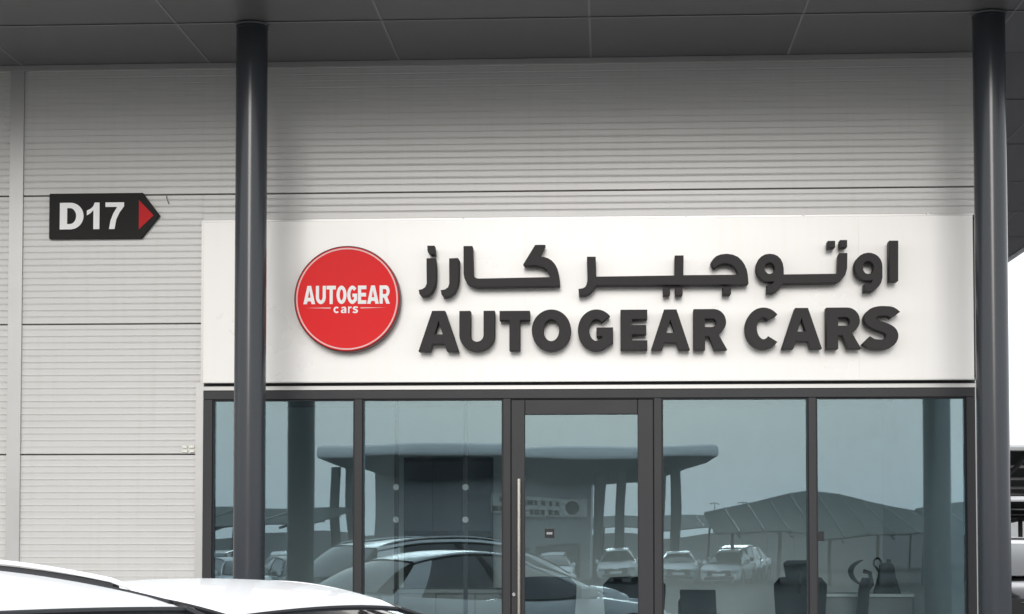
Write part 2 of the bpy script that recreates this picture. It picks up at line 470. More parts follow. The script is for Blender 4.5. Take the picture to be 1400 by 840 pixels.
# ---------------------------------------------------------------- ground (one sheet with a gentle fall across the car park)
def gz(y):
    if y > -22: return 0.0
    if y < -42: return -0.45
    t = (-22 - y) / 20.0
    return -0.45 * t * t * (3 - 2 * t)
g = MB()
ys = [-1500, -300, -120, -70, -50, -42] + [-40 + 2 * i for i in range(10)] + [-20, -12, -4, 0, 60, 300, 1500]
xs = [-1500, -200, -40, -10, 0, 10, 40, 200, 1500]
g.add([(x, y, gz(y)) for y in ys for x in xs], [(j * 9 + i, j * 9 + i + 1, (j + 1) * 9 + i + 1, (j + 1) * 9 + i) for j in range(len(ys) - 1) for i in range(8)])
g.build('ground', M['asphalt'], kind='structure')
MB().box(-16, 5.6, -3.9, -0.002, 0.0, 0.12).build('pavement', M['paving'], kind='structure')
MB().box(-16, 5.6, -4.05, -3.902, 0.0, 0.135).build('kerb', M['kerb'], kind='structure', bevel=0.02)
ln = MB()
for i in range(9):
    x = -15 + 2.6 * i
    ln.box(x, x + .1, -9.2, -4.2, 0.0, 0.005)
ln.build('road_markings', M['line'], kind='structure')

# ---------------------------------------------------------------- showroom building
B = thing('showroom_building', 'pale ribbed metal clad showroom with a wide charcoal framed glass front', 'building')
SOF = 5.312
SEAMS = [0.12, 0.235, 1.243, 2.253, 3.272, 4.284, SOF]
def rib_profile(z0, z1):
    """front surface of one cladding panel, list of (y, z); y negative is towards the street"""
    p = [(0.018, z0), (0.0, z0 + 0.004)]
    H = z1 - z0
    n = max(1, round(H / 0.1005))
    st = H / n
    for k in range(n):
        b = z0 + k * st
        if k:
            p += [(0.0, b - 0.0045), (0.0030, b - 0.0015), (0.0027, b + 0.0020), (-0.0010, b + 0.0085), (0.0, b + 0.018)]
        m_ = b + st * 0.5
        p += [(0.0, m_ - 0.0035), (0.0017, m_ - 0.0010), (0.0015, m_ + 0.0030), (-0.0010, m_ + 0.0085), (0.0, m_ + 0.014)]
    p += [(0.0, z1 - 0.010), (0.018, z1 - 0.006)]
    return p
def wall_panel(x0, x1, z0, z1, parent=B):
    pr = rib_profile(z0, z1)
    n = len(pr)
    m = MB()
    v = [(x0, y, z) for y, z in pr] + [(x1, y, z) for y, z in pr]
    m.add(v, [(i, i + 1, n + i + 1, n + i) for i in range(n - 1)])
    m.add([(x, y, z) for x in (x0, x1) for y, z in ((0.018, z0), (0.1, z0), (0.1, z1 - .006), (0.018, z1 - .006))],
          [(0, 1, 5, 4), (1, 2, 6, 5), (2, 3, 7, 6), (0, 3, 2, 1), (4, 5, 6, 7)])
    return m.build('wall_panel', M['panel'], parent)
OX0, OX1 = -3.125, 2.785        # opening of the glass front
for a, b in zip(SEAMS[:-1], SEAMS[1:]):
    if b - a < .5:
        MB().box(-16, OX0 - .07, -.012, .1, a, b - .006).build('base_flashing', M['flash'], B)
        continue
    wall_panel(-8.3, -4.672, a, b)
    wall_panel(-12.2, -8.36, a, b)
    if b <= 4.05 or a < 4.06 and b > 4.06 and False:
        wall_panel(-4.572, -3.145, a, b)
    elif a > 4.06:
        wall_panel(-4.572, 2.93, a, b)
    else:
        wall_panel(-4.572, -3.145, a, b)
        wall_panel(-3.143, 2.93, 4.075, b)
MB().box(-16, 2.93, 0.03, 0.06, 0.12, SOF - .01).box(-3.2, 2.8, 0.03, .05, 3, 4).v
bk = MB()
bk.box(-16, OX0 - .02, 0.101, 0.16, 0.12, SOF).box(OX0 - .02, 2.93, 0.101, 0.16, 2.84, SOF)
bk.build('backing_wall', M['joint'], B)
for x in (-4.672, -8.36):
    t = MB()
    t.box(x, x + 0.10, -0.022, -0.004, 0.12, SOF - .004).box(x - .004, x, -0.022, 0.02, 0.12, SOF - .004).box(x + .10, x + .104, -0.022, 0.02, 0.12, SOF - .004)
    t.build('joint_flashing', M['flash'], B)
MB().box(-12.2, 2.95, -0.030, -0.0015, SOF - 0.045, SOF - .003).build('head_flashing', M['flash'], B)
# jamb flashing left of the glass front and the sign
j = MB()
j.box(-3.188, -3.1255, -0.018, 0.1, 0.12, 2.80)
j.box(-3.150, -3.1255, -0.018, 0.1, 2.8005, 4.062)
j.build('jamb_flashing', M['flash'], B)
MB().box(-3.150, 2.93, -0.02, 0.1, 4.0625, 4.074).build('sign_head_flashing', M['flash'], B)
# side wall and rear
for k in range(5):
    a, b = SEAMS[k + 1], SEAMS[k + 2] if k + 2 < len(SEAMS) else SOF
    if b > a: MB().box(2.932, 2.99, 0.14, 25, a, b - .008).build('side_wall_panel', M['panel'], B)
MB().box(2.90, 3.02, -0.03, 0.135, 0.12, SOF - .004).build('corner_flashing', M['flash'], B)
MB().box(2.79, 2.898, -0.012, .1, .12, 2.80).build('jamb_flashing', M['flash'], B)
MB().box(-16, 2.93, 24.9, 25, 0, SOF).build('rear_wall', M['panel'], B)
MB().box(-16, -3.9, 0.125, 25, SOF + .002, SOF + .08).box(-3.899, 2.99, 0.125, .4, SOF + .002, SOF + .08).box(-3.899, 2.99, 1.9, 25, SOF + .002, SOF + .08).build('roof', M['flash'], B)  # left open near the front for an added skylight that lights the interior
for k in range(6):
    a = -3.89 + k * 1.145
    s_l = MB().box(a, a + .06, 0.401, 1.899, SOF + .02, SOF + .14).build('added_skylight_bar', M['flash'], B)  # added skylight, put in to bring daylight into the room
    MB().box(a + .061, a + 1.144, 0.401, 1.899, SOF + .06, SOF + .07).build('pane', M['clear'], s_l)  # glazing of the added skylight
# sill strip above the glazing: light flashing, then the dark head frame
MB().box(-3.124, 2.79, -0.045, 0.03, 2.7425, 2.772).build('head_flashing', M['flash'], B)
MB().box(-3.124, 2.79, -0.015, 0.05, 2.773, 2.80).build('shadow_gap', M['frame'], B)
# --- frame members
def member(name, x0, x1, z0, z1, y0=-0.035, y1=0.09, parent=B, m='frame', bev=0.003):
    return MB().box(x0, x1, y0, y1, z0, z1).build(name, M[m], parent, bevel=bev)
GZ0, GZ1 = 0.22, 2.672
member('head_rail', OX0, OX1, GZ1, 2.741)
member('sill_rail', OX0, -0.80, 0.12, GZ0)
member('sill_rail', 0.42, OX1, 0.12, GZ0)
mull = [(OX0, -3.052), (-1.946, -1.884), (-0.797, -0.738), (0.358, 0.418), (1.531, 1.590), (2.720, OX1)]
for x0, x1 in mull:
    member('mullion', x0, x1, GZ0 if x0 != -0.797 and x0 != 0.358 else 0.12, GZ1 - .0005)
def tilt(o, cx, cy, cz, rx, rz):
    """glass never sits perfectly plumb: turn a pane a hair about its own centre"""
    for v in o.data.vertices:
        v.co -= Vector((cx, cy, cz))
    o.location = (cx, cy, cz)
    o.rotation_euler = (rx, 0, rz)
panes = [(-3.052, -1.946), (-1.884, -0.797), (0.418, 1.531), (1.590, 2.720)]
random.seed(11)
for x0, x1 in panes:
    gb = MB()
    for r in ((x0, x1, GZ1 - .012, GZ1), (x0, x1, GZ0, GZ0 + .012), (x0, x0 + .012, GZ0 + .012, GZ1 - .012), (x1 - .012, x1, GZ0 + .012, GZ1 - .012)):
        gb.box(r[0] + .0003, r[1] - .0003, -0.012, 0.05, r[2] + .0003, r[3] - .0003)
    p = MB().box(x0 + .012, x1 - .012, 0.012, 0.024, GZ0 + .012, GZ1 - .012).build('glass_pane', M['glass'], B)
    tilt(p, (x0 + x1) / 2, .018, 1.4, random.uniform(-.0007, .0007), random.uniform(-.0007, .0007))
    gs = gb.build('gasket', M['gasket'], p)
    gs.location = (-(x0 + x1) / 2, -.018, -1.4)
# --- door
D = link('door', None, B)
DX0, DX1, DZ = -0.734, 0.354, 2.662
def dbox(name, *a, m='frame', bev=0.004): return MB().box(*a).build(name, M[m], D, bevel=bev)
dbox('door_stile', DX0, -0.629, -0.030, 0.04, 0.13, DZ)
dbox('door_stile', 0.2345, DX1, -0.030, 0.04, 0.13, DZ)
dbox('door_rail', -0.6285, 0.2340, -0.030, 0.04, 2.548, DZ)
dbox('door_rail', -0.6285, 0.2340, -0.030, 0.04, 0.13, 0.36)
MB().box(-.737, -.735, -.02, .05, .13, DZ + .003).box(DX1 + .001, DX1 + .003, -.02, .05, .13, DZ + .003).box(-.737, DX1 + .003, -.02, .05, DZ + .004, DZ + .0095).build('door_gap', M['gasket'], D)
tilt(MB().box(-.628, .234, .0, .01, .361, 2.5475).build('door_glass', M['glass'], D), -.2, .005, 1.4, -.0006, .0008)
h = MB()
h.cyl((-0.672, -0.095, 0.75), (-0.672, -0.095, 2.052), 0.014, n=14)
for z in (0.95, 1.85): h.cyl((-0.672, -0.094, z), (-0.672, -0.028, z), 0.009, n=10)
h.build('pull_handle', M['handle'], D, smooth=True)
l_ = MB(); l_.cyl((-0.713, -0.030, 1.17), (-0.713, -0.052, 1.17), 0.013, n=14).box(-.717, -.709, -.056, -.0525, 1.155, 1.185)
l_.build('lock', M['steel'], D)

st = MB().box(-0.478, -0.405, -0.004, -0.001, 1.600, 1.672).build('door_sticker', M['gasket'], label='small square black sticker on the door glass', cat='sticker')
sp = MB()
for i, (x0, x1) in enumerate(((-.463, -.449), (-.447, -.436), (-.434, -.420))): sp.box(x0, x1, -.0055, -.0043, 1.628, 1.645)
sp.build('print', M['collar'], st)
MB().box(1.592, 1.647, 0.002, 0.010, 1.578, 1.650).build('window_sticker', M['gasket'], label='small black square on the glass just right of the rightmost mullion', cat='sticker', bevel=.002)

# bracket with four cream pads and a scratch built as a thin tube
br = thing('wall_bracket', 'tiny cream bracket with four pads on the pale cladding left of the glass front', 'bracket', (-3.241, -0.012, 2.29))
for dx, dz, r in ((-.028, .017, .2), (.028, .017, -.2), (-.028, -.017, .15), (.028, -.017, -.15)):
    q = MB().box(-.021, .021, -.02, 0, -.011, .011).build('pad', M['bracket'], br, bevel=.004)
    q.location = (dx, 0, dz); q.rotation_euler = (0, r, 0)
MB().box(-.058, .058, -.003, .008, -.035, .032).build('backplate', M['panel'], br)
cb = MB().tube([(-3.432, -.006, 4.27), (-3.428, -.012, 4.245), (-3.418, -.012, 4.222), (-3.412, -.006, 4.205)], .0035, 6)
cb.build('scratch_mark', M['scratch'], label='thin dark wire end on the cladding just right of the arrow plate', cat='scratch')  # scratch on the cladding, drawn as a thin grey tube

# ---------------------------------------------------------------- canopy
CN = thing('canopy', 'deep dark grey soffit canopy over the shop front and round its right side', 'canopy', (0, 0, 0))
CF = -3.35; CXR = 5.36
gx = [-15.1, -13.6, -12.1, -10.6, -9.08, -7.58, -6.08, -4.58, -3.095, -1.607, -0.118, 1.392, 2.87, 3.75, 4.70, CXR]
gy = [CF, -2.23, -1.115, -0.0]
gys = [0.0, 1.52, 3.3, 5.15, 6.9, 8.7, 10.5, 12.3, 14.1, 15.9, 17.7, 19.5, 21.3, 23.1, 25]
def soffit(x0, x1, y0, y1):
    MB().box(x0 + .005, x1 - .005, y0 + .004, y1 - .004, SOF, SOF + .03).build('soffit_panel', M['soffit'], CN)
for i in range(len(gx) - 1):
    for k in range(3):
        soffit(gx[i], gx[i + 1], gy[k], gy[k + 1])
for i in range(12, 15):
    for k in range(len(gys) - 1):
        soffit(gx[i] if i > 12 else 2.99, gx[i + 1], gys[k], gys[k + 1])
for x in gx[1:-1]:
    MB().box(x - .008, x + .008, CF, (25 if x > 3 else 0.0), SOF - .004, SOF - .001).build('joint_strip', M['soffit_strip'], CN)
for y in gy[1:3]:
    MB().box(gx[0], CXR, y - .009, y + .009, SOF - .0075, SOF - .0045).build('joint_strip', M['soffit_strip'], CN)
for y in gys[1:-1]:
    MB().box(3.0, CXR, y - .009, y + .009, SOF - .0075, SOF - .0045).build('joint_strip', M['soffit_strip'], CN)
# rounded fascia, swept round the corner
pr = [(math.sin(t) * .34, SOF + .33 - math.cos(t) * .335) for t in [PI * i / 12 for i in range(13)]]
fm = MB()
path = [(-15.1, CF, 0, -1), (CXR, CF, .7071, -.7071), (CXR, 25, 1, 0)]
rows = []
for x, y, nx, ny in path:
    k = 1.4142 if abs(nx * ny) > .1 else 1
    rows.append([(x + nx * r * k, y + ny * r * k, z) for r, z in pr])
for a, b in zip(rows, rows[1:]):
    fm.add(a + b, [(i, i + 1, 14 + i, 13 + i) for i in range(12)])
fm.build('fascia', M['fascia'], CN, smooth=True)
MB().box(-15.1, CXR, CF, .12, SOF + .032, SOF + .66).box(2.992, CXR, .121, 25, SOF + .032, SOF + .66).build('roof_slab', M['fascia'], CN)

# ---------------------------------------------------------------- columns
def column(x, y, label, ztop=SOF - .008, r=0.1135, z0=.12):
    c = thing('canopy_column', label, 'column', (x, y, z0), 0, 'canopy columns')
    MB().ring([(0, 0), (r, 0), (r, ztop - z0 - .03), (r + .004, ztop - z0 - .028), (r + .004, ztop - z0)], 'z', 48).build('shaft', M['column'], c, smooth=True)
    MB().ring([(r + .001, .0), (r + .05, .0), (r + .05, .02), (r + .001, .02)], 'z', 32).build('base_plate', M['collar'], c)
    MB().ring([(r + .005, ztop - z0 - .012), (r + .011, ztop - z0 - .012), (r + .011, ztop - z0 - .002), (r + .005, ztop - z0 - .002)], 'z', 40).build('collar', M['collar'], c)
    return c
column(-2.553, -1.06, 'dark grey round column crossing the left end of the white sign')
column(2.700, -1.06, 'dark grey round column at the right end of the shop front')
column(-7.9, -1.06, 'dark grey round column left of the parked cars')

# ---------------------------------------------------------------- shop sign
S = thing('shop_sign', 'long white shop sign with raised charcoal Arabic and English lettering and a red disc', 'sign', (0, -0.10, 0))
for x0, x1 in ((-3.112, -0.6243), (-0.6237, 1.9087), (1.9093, 2.768)):
    MB().box(x0, x1, 0, 0.098, 2.803, 4.043).build('board_panel', M['white_board'], S)
MB().box(-3.114, 2.770, -.002, .096, 4.0435, 4.0505).box(-3.114, 2.770, -.003, .096, 2.795, 2.8025).build('edge_trim', M['flash'], S)
for x in (-1.10, -0.185, 0.61, 1.50, 2.43):
    MB().box(x - .006, x + .006, -.006, .02, 4.051, 4.064).build('clip', M['white_print'], S)
LF = -0.15      # front of letters relative to the board face
def letter(name, cont, **kw):
    o = plate(name, cont, LF, .118, M['letter'], S, bevel=.0025, **kw)
    return o
for nm, cont in ARABIC.items():
    n2 = {'ya_dot_a': 'ya_dot', 'ya_dot_b': 'ya_dot', 'ta_dot_a': 'ta_dot', 'ta_dot_b': 'ta_dot'}.get(nm, nm)
    letter('arabic_letter' if 'dot' not in n2 else 'arabic_dot', cont)
for ch, x0, x1, z0, z1 in LATIN:
    k = {'A': .29, 'U': .315, 'T': .35, 'O': .30, 'G': .32, 'E': .43, 'R': .34, 'C': .33, 'S': .36}[ch]
    letter('letter', put(glyph(ch, k, .235), x0, x1, z0, z1))
# red disc
RC = (-1.979, 3.4245); RR = 0.4065
disc = link('disc', None, S); disc.location = (RC[0], 0, RC[1])
MB().ring([(0, -.02), (RR, -.02), (RR, -.118), (RR - .004, -.1195), (0, -.1195)], 'y', 96).build('disc_body', M['red_dark'], disc, smooth=True)
MB().ring([(0, -.1245), (RR - .010, -.1245), (RR - .008, -.1200)], 'y', 96).build('disc_face', M['red'], disc, smooth=True)
MB().ring([(RR - .027, -.1262), (RR - .016, -.1262)], 'y', 96).build('ring', M['pink_print'], disc)
def dtext(word, x0, x1, z0, z1, s, b, gap, wid, nm):
    tot = sum(wid[c] for c in word) + gap * (len(word) - 1)
    x = x0
    for c in word:
        w = wid[c] / tot * (x1 - x0)
        plate('logo_letter', put(glyph(c, s * (1 / wid[c] if wid[c] < 1 else 1), b), x, x + w, z0, z1), -.1285, .003, M['white_print'], disc)
        x += w + gap / tot * (x1 - x0)
W = {'A': 1.12, 'U': .95, 'T': .88, 'O': .95, 'G': .95, 'E': .80, 'R': .98}
dtext('AUTOGEAR', -.334, .330, -.040, .100, .30, .20, .07, W, 'logo_letter')
lc = [('c', -.102, -.058), ('a', -.046, -.004), ('r', .010, .036), ('s', .044, .086)]
zb, zt = -.110, -.060
for c, a, b in lc:
    if c == 'c': ct = put(glyph('C', .30, .24), a, b, zb, zt)
    elif c == 's': ct = put(glyph('S', .32, .24), a, b, zb, zt)
    elif c == 'r': ct = put([[(0, 0), (.40, 0), (.40, .62), (.60, .76), (1, .76), (1, 1), (.62, 1), (.40, .90), (.40, 1), (0, 1)]], a, b, zb, zt)
    else:
        ct = put([[(.68, 0), (1, 0), (1, .70), (.86, .94), (.55, 1), (.20, .94), (.06, .74), (.36, .72), (.52, .79), (.66, .70), (.66, .60), (.30, .56), (.04, .42), (0, .22), (.14, .03), (.42, -.02), (.66, .10)],
                  [(.66, .42), (.66, .28), (.50, .18), (.36, .20), (.32, .30), (.42, .40)]], a, b, zb, zt)
    plate('logo_letter', ct, -.1285, .003, M['white_print'], disc)
for s_ in (-1, 1):
    a, b = (-.315, -.125) if s_ < 0 else (.105, .300)
    i, o = (b, a) if s_ < 0 else (a, b)
    plate('logo_line', [[(i, -.0655), (o, -.0690), (i, -.0755)] if s_ > 0 else [(i, -.0655), (i, -.0755), (o, -.0690)]], -.1285, .003, M['pink_print'], disc)

# ---------------------------------------------------------------- unit number plate
U = thing('unit_number_sign', 'charcoal arrow shaped plate reading D17 with a red arrowhead on the pale cladding', 'sign', (0, -.004, 0))
outl = [(-4.351, 3.939), (-4.345, 3.934), (-3.622, 3.934), (-3.478, 4.112), (-3.613, 4.2905), (-4.346, 4.2905), (-4.351, 4.284)]
plate('plate', [outl], -.036, .036, M['plate'], U, bevel=.002)
nb = [('D', -4.266, -4.078, 4.008, 4.217, .31, .20), ('1', -4.052, -3.952, 4.008, 4.217, .5, .2), ('7', -3.905, -3.758, 4.008, 4.217, .5, .2)]
for ch, x0, x1, z0, z1, s_, b_ in nb:
    plate('character', put(glyph(ch, s_, b_), x0, x1, z0, z1), -.0385, .004, M['white_print'], U)
plate('arrowhead', [[(-3.640, 4.002), (-3.524, 4.113), (-3.640, 4.232)]], -.0385, .004, M['plate_red'], U)

# ---------------------------------------------------------------- interior
FL = 0.125
MB().box(-6, 2.90, .1, 5.2, 0.0, FL).build('interior_floor', M['int_floor'], kind='structure')
MB().box(-6, 2.93, 5.0, 5.1, FL, 5.31).build('interior_back_wall', M['int_wall'], kind='structure')
MB().box(-3.9, -3.8, .165, 4.998, FL, 5.31).build('interior_left_wall', M['int_wall'], kind='structure')
MB().box(2.85, 2.928, .165, 4.998, FL, 5.31).build('interior_right_wall', M['int_wall'], kind='structure')
MB().box(-3.798, 2.848, 1.98, 4.998, 2.96, 3.02).box(-3.798, 2.848, 1.9, 1.979, 2.96, 5.31).build('interior_ceiling', M['int_ceil'], kind='structure')  # ceiling stops at the light well of the added skylight
MB().box(-3.798, OX0, .168, .20, FL, 3.05).build('interior_front_wall', M['int_wall'], kind='structure')

K = thing('wall_cabinet', 'tall dark slate cabinet against the pale back wall behind the second pane', 'cabinet', (-1.645, 4.71, FL))
MB().box(-.455, .455, 0, .28, 0, 2.26).build('carcass', M['black_plastic'], K)
MB().box(-.457, .457, -.03, .279, 2.2605, 2.29).build('top_rail', M['black_plastic'], K)
for a, b in ((-.45, -.155), (-.15, .15), (.155, .45)):
    MB().box(a, b, -.02, -.001, 1.53, 2.25).build('cabinet_door', M['dark_wood'], K, bevel=.003)
    MB().box(a, b, -.015, -.001, .80, 1.45).build('shelf_front', M['black_plastic'], K)
R_ = thing('reception_counter', 'low grey panelled counter behind the second window pane', 'counter', (-1.45, 3.4, FL))
for k in range(3):
    MB().box(-.56 + k * .375, -.19 + k * .375, -.02, 0, .03, .93).build('front_panel', M['grey_desk'], R_, bevel=.003)
MB().box(-.56, .56, .001, .4, 0, .93).build('carcass', M['grey_desk'], R_)
MB().box(-.60, .60, -.05, .45, .932, .975).build('counter_top', M['grey_desk'], R_, bevel=.004)
G_ = thing('glass_partition', 'frameless glass partition with slim posts and round fittings behind the second pane', 'partition', (-1.57, 2.2, FL))
for x in (-.31, .31):
    MB().box(x - .018, x + .018, -.02, .02, 0, 2.92).build('post', M['frame'], G_)
    for z in (1.92, 1.63):
        f_ = MB(); f_.cyl((x, -.045, z), (x, .04, z), .028, n=14)
        f_.build('fitting', M['collar'], G_)

def rounded_back(w0, w1, h, t, bow=.06, n=10, vb=0.0):
    """a padded chair back: w0 bottom half width, w1 top half width"""
    m = MB()
    def fn(sgn):
        def f(u, v):
            z = h * u
            w = w0 + (w1 - w0) * u
            if u > .86: w *= math.sqrt(max(0.02, 1 - ((u - .86) / .14) ** 2 * .42))
            x = (v * 2 - 1)
            edge = (1 - abs(x) ** 4) * (1 - abs(2 * u - 1) ** 6)
            return (x * w, bow * x * x * -1 + vb * (1 - (2 * u - 1) ** 2) + sgn * t * (.25 + .75 * edge), z)
        return f
    m.grid(fn(1), n, n)
    m.grid(fn(-1), n, n)
    # close rim
    k = (n + 1) ** 2
    idx = [i * (n + 1) for i in range(n + 1)] + [n * (n + 1) + j for j in range(1, n + 1)] + [i * (n + 1) + n for i in range(n - 1, -1, -1)] + [j for j in range(n - 1, 0, -1)]
    for a, b in zip(idx, idx[1:] + idx[:1]):
        m.f.append((a, b, b + k, a + k))
    return m

def guest_chair(x, y, rz, label):
    c = thing('guest_chair', label, 'chair', (x, y, FL), rz, 'black chairs seen through the door glass')
    b = rounded_back(.25, .295, .645, .045).build('backrest', M['black'], c, smooth=True)
    b.location = (0, -.22, .47); b.rotation_euler = (.12, 0, 0)
    MB().box(-.27, .27, -.22, .26, .40, .50).build('seat', M['black'], c, bevel=.03)
    for s in (-1, 1):
        MB().tube([(s * .29, -.24, .30), (s * .30, -.22, .66), (s * .30, .15, .66), (s * .30, .20, .30)], .018).build('armrest', M['steel'], c, smooth=True)
        for yy in (-.2, .2):
            MB().tube([(s * .26, yy, .40), (s * .29, yy * 1.15, 0)], .014).build('leg', M['steel'], c)
    return c
guest_chair(-.585, 3.1, .05, 'black padded guest chair, left of the two behind the door glass')
guest_chair(.265, 3.1, -.05, 'black padded guest chair, right of the two behind the door glass')

def office_chair(x, y, rz, label, mesh_back=False):
    c = thing('office_chair', label, 'office chair', (x, y, FL), rz, 'office chairs behind the right panes')
    b = rounded_back(.21, .25, .61, .035).build('backrest', M['black'], c, smooth=True)
    b.location = (0, -.20, .50); b.rotation_euler = (.08, 0, 0)
    hd = (rounded_back(.13, .16, .185, .03, bow=.05, n=8) if not mesh_back else rounded_back(.12, .14, .22, .022, bow=.02, n=10, vb=.085)).build('headrest', M['black'], c, smooth=True)
    hd.location = (0, -.255 if not mesh_back else -.21, 1.075 if not mesh_back else 1.05); hd.rotation_euler = (.02 if not mesh_back else .10, 0, 0)
    MB().tube([(0, -.25, .95), (0, -.33, 1.05), (0, -.31, 1.15), (0, -.25, 1.17)], .02).build('headrest_arm', M['black_plastic'], c)
    MB().box(-.25, .25, -.22, .27, .42, .51).build('seat', M['black'], c, bevel=.03)
    MB().cyl((0, 0, .08), (0, 0, .42), .03).build('gas_lift', M['steel'], c)
    for s in (-1, 1):
        MB().tube([(s * .24, 0, .43), (s * .30, 0, .50), (s * .30, 0, .67)], .02).build('arm_post', M['black_plastic'], c)
        MB().box(s * .30 - .04, s * .30 + .04, -.13, .13, .67, .70).build('armrest', M['black_plastic'], c, bevel=.01)
    for k in range(5):
        t = 2 * PI * k / 5
        MB().tube([(0, 0, .10), (.30 * math.cos(t), .30 * math.sin(t), .07)], [.03, .018]).build('foot', M['black_plastic'], c)
        MB().cyl((.30 * math.cos(t), -.02 + .30 * math.sin(t), .03), (.30 * math.cos(t), .02 + .30 * math.sin(t), .03), .03, n=12).build('castor', M['black_plastic'], c)
    return c
office_chair(1.775, 3.20, .0, 'black office chair with a headrest behind the rightmost mullion')
office_chair(2.06, 2.65, 1.42, 'black office chair seen side on with a curved headrest', True)

dk = thing('desk', 'pale grey desk with a laptop seen behind the third pane', 'desk', (1.15, 2.55, FL))
MB().box(-.55, .55, -.3, .3, .735, .765).build('desk_top', M['grey_desk'], dk, bevel=.003)
for s in (-1, 1): MB().box(s * .52 - .015, s * .52 + .015, -.28, .28, 0, .7345).build('side_panel', M['grey_desk'], dk)
MB().box(-.5, .5, .25, .27, .25, .7345).build('modesty_panel', M['grey_desk'], dk)
lp = thing('laptop', 'open black laptop standing on the desk behind the third pane', 'laptop', (.84, 2.45, FL + .7665), PI * 0.93)
MB().box(-.16, .16, -.11, .11, 0, .018).build('keyboard_base', M['black_plastic'], lp, bevel=.004)
sc_ = MB().box(-.16, .16, -.005, .005, 0, .235).build('screen', M['black_plastic'], lp, bevel=.003)
sc_.location = (0, .112, .016); sc_.rotation_euler = (-.28, 0, 0)
bo = thing('bottle', 'small dark bottle standing beside the laptop', 'bottle', (.665, 2.45, FL + .7665))
MB().ring([(0, 0), (.028, 0), (.03, .02), (.03, .13), (.012, .165), (.012, .19), (0, .19)], 'z', 16).build('body', M['black_plastic'], bo, smooth=True)
MB().ring([(0, .1905), (.015, .1905), (.015, .215), (0, .215)], 'z', 16).build('cap', M['black_plastic'], bo)

cr = thing('credenza', 'long low grey credenza under the black bag by the right window', 'cabinet', (2.42, 3.35, FL))
MB().box(-.42, .42, -.2, .25, 0, .915).build('carcass', M['grey_desk'], cr)
for k in range(2): MB().box(-.415 + k * .42, -.005 + k * .42, -.22, -.2005, .02, .90).build('cabinet_door', M['grey_desk'], cr, bevel=.003)
MB().box(-.45, .45, -.23, .27, .917, .945).build('top', M['int_wall'], cr, bevel=.003)
bg_ = thing('shoulder_bag', 'black tapered bag with a looped handle standing on the credenza', 'bag', (2.61, 3.2, FL + .946))
prof = [(.130, 0), (.125, .03), (.105, .09), (.085, .16), (.075, .22), (.07, .265), (.05, .285), (0, .287)]
bm_ = MB().ring([(r, z) for r, z in [(0, 0)] + prof], 'z', 20)
bm_.v = [(x, y * .6, z) for x, y, z in bm_.v]
bm_.build('body', M['black'], bg_, smooth=True)
MB().tube([(-.07, 0, .20)] + [(-.085 + .035 * math.cos(a), 0, .285 + .045 * math.sin(a)) for a in [PI * 1.4 - i * .5 for i in range(11)]], .010).build('handle', M['black'], bg_, smooth=True)
MB().box(.0, .035, -.015, .015, .285, .32).build('buckle', M['black_plastic'], bg_, bevel=.004)

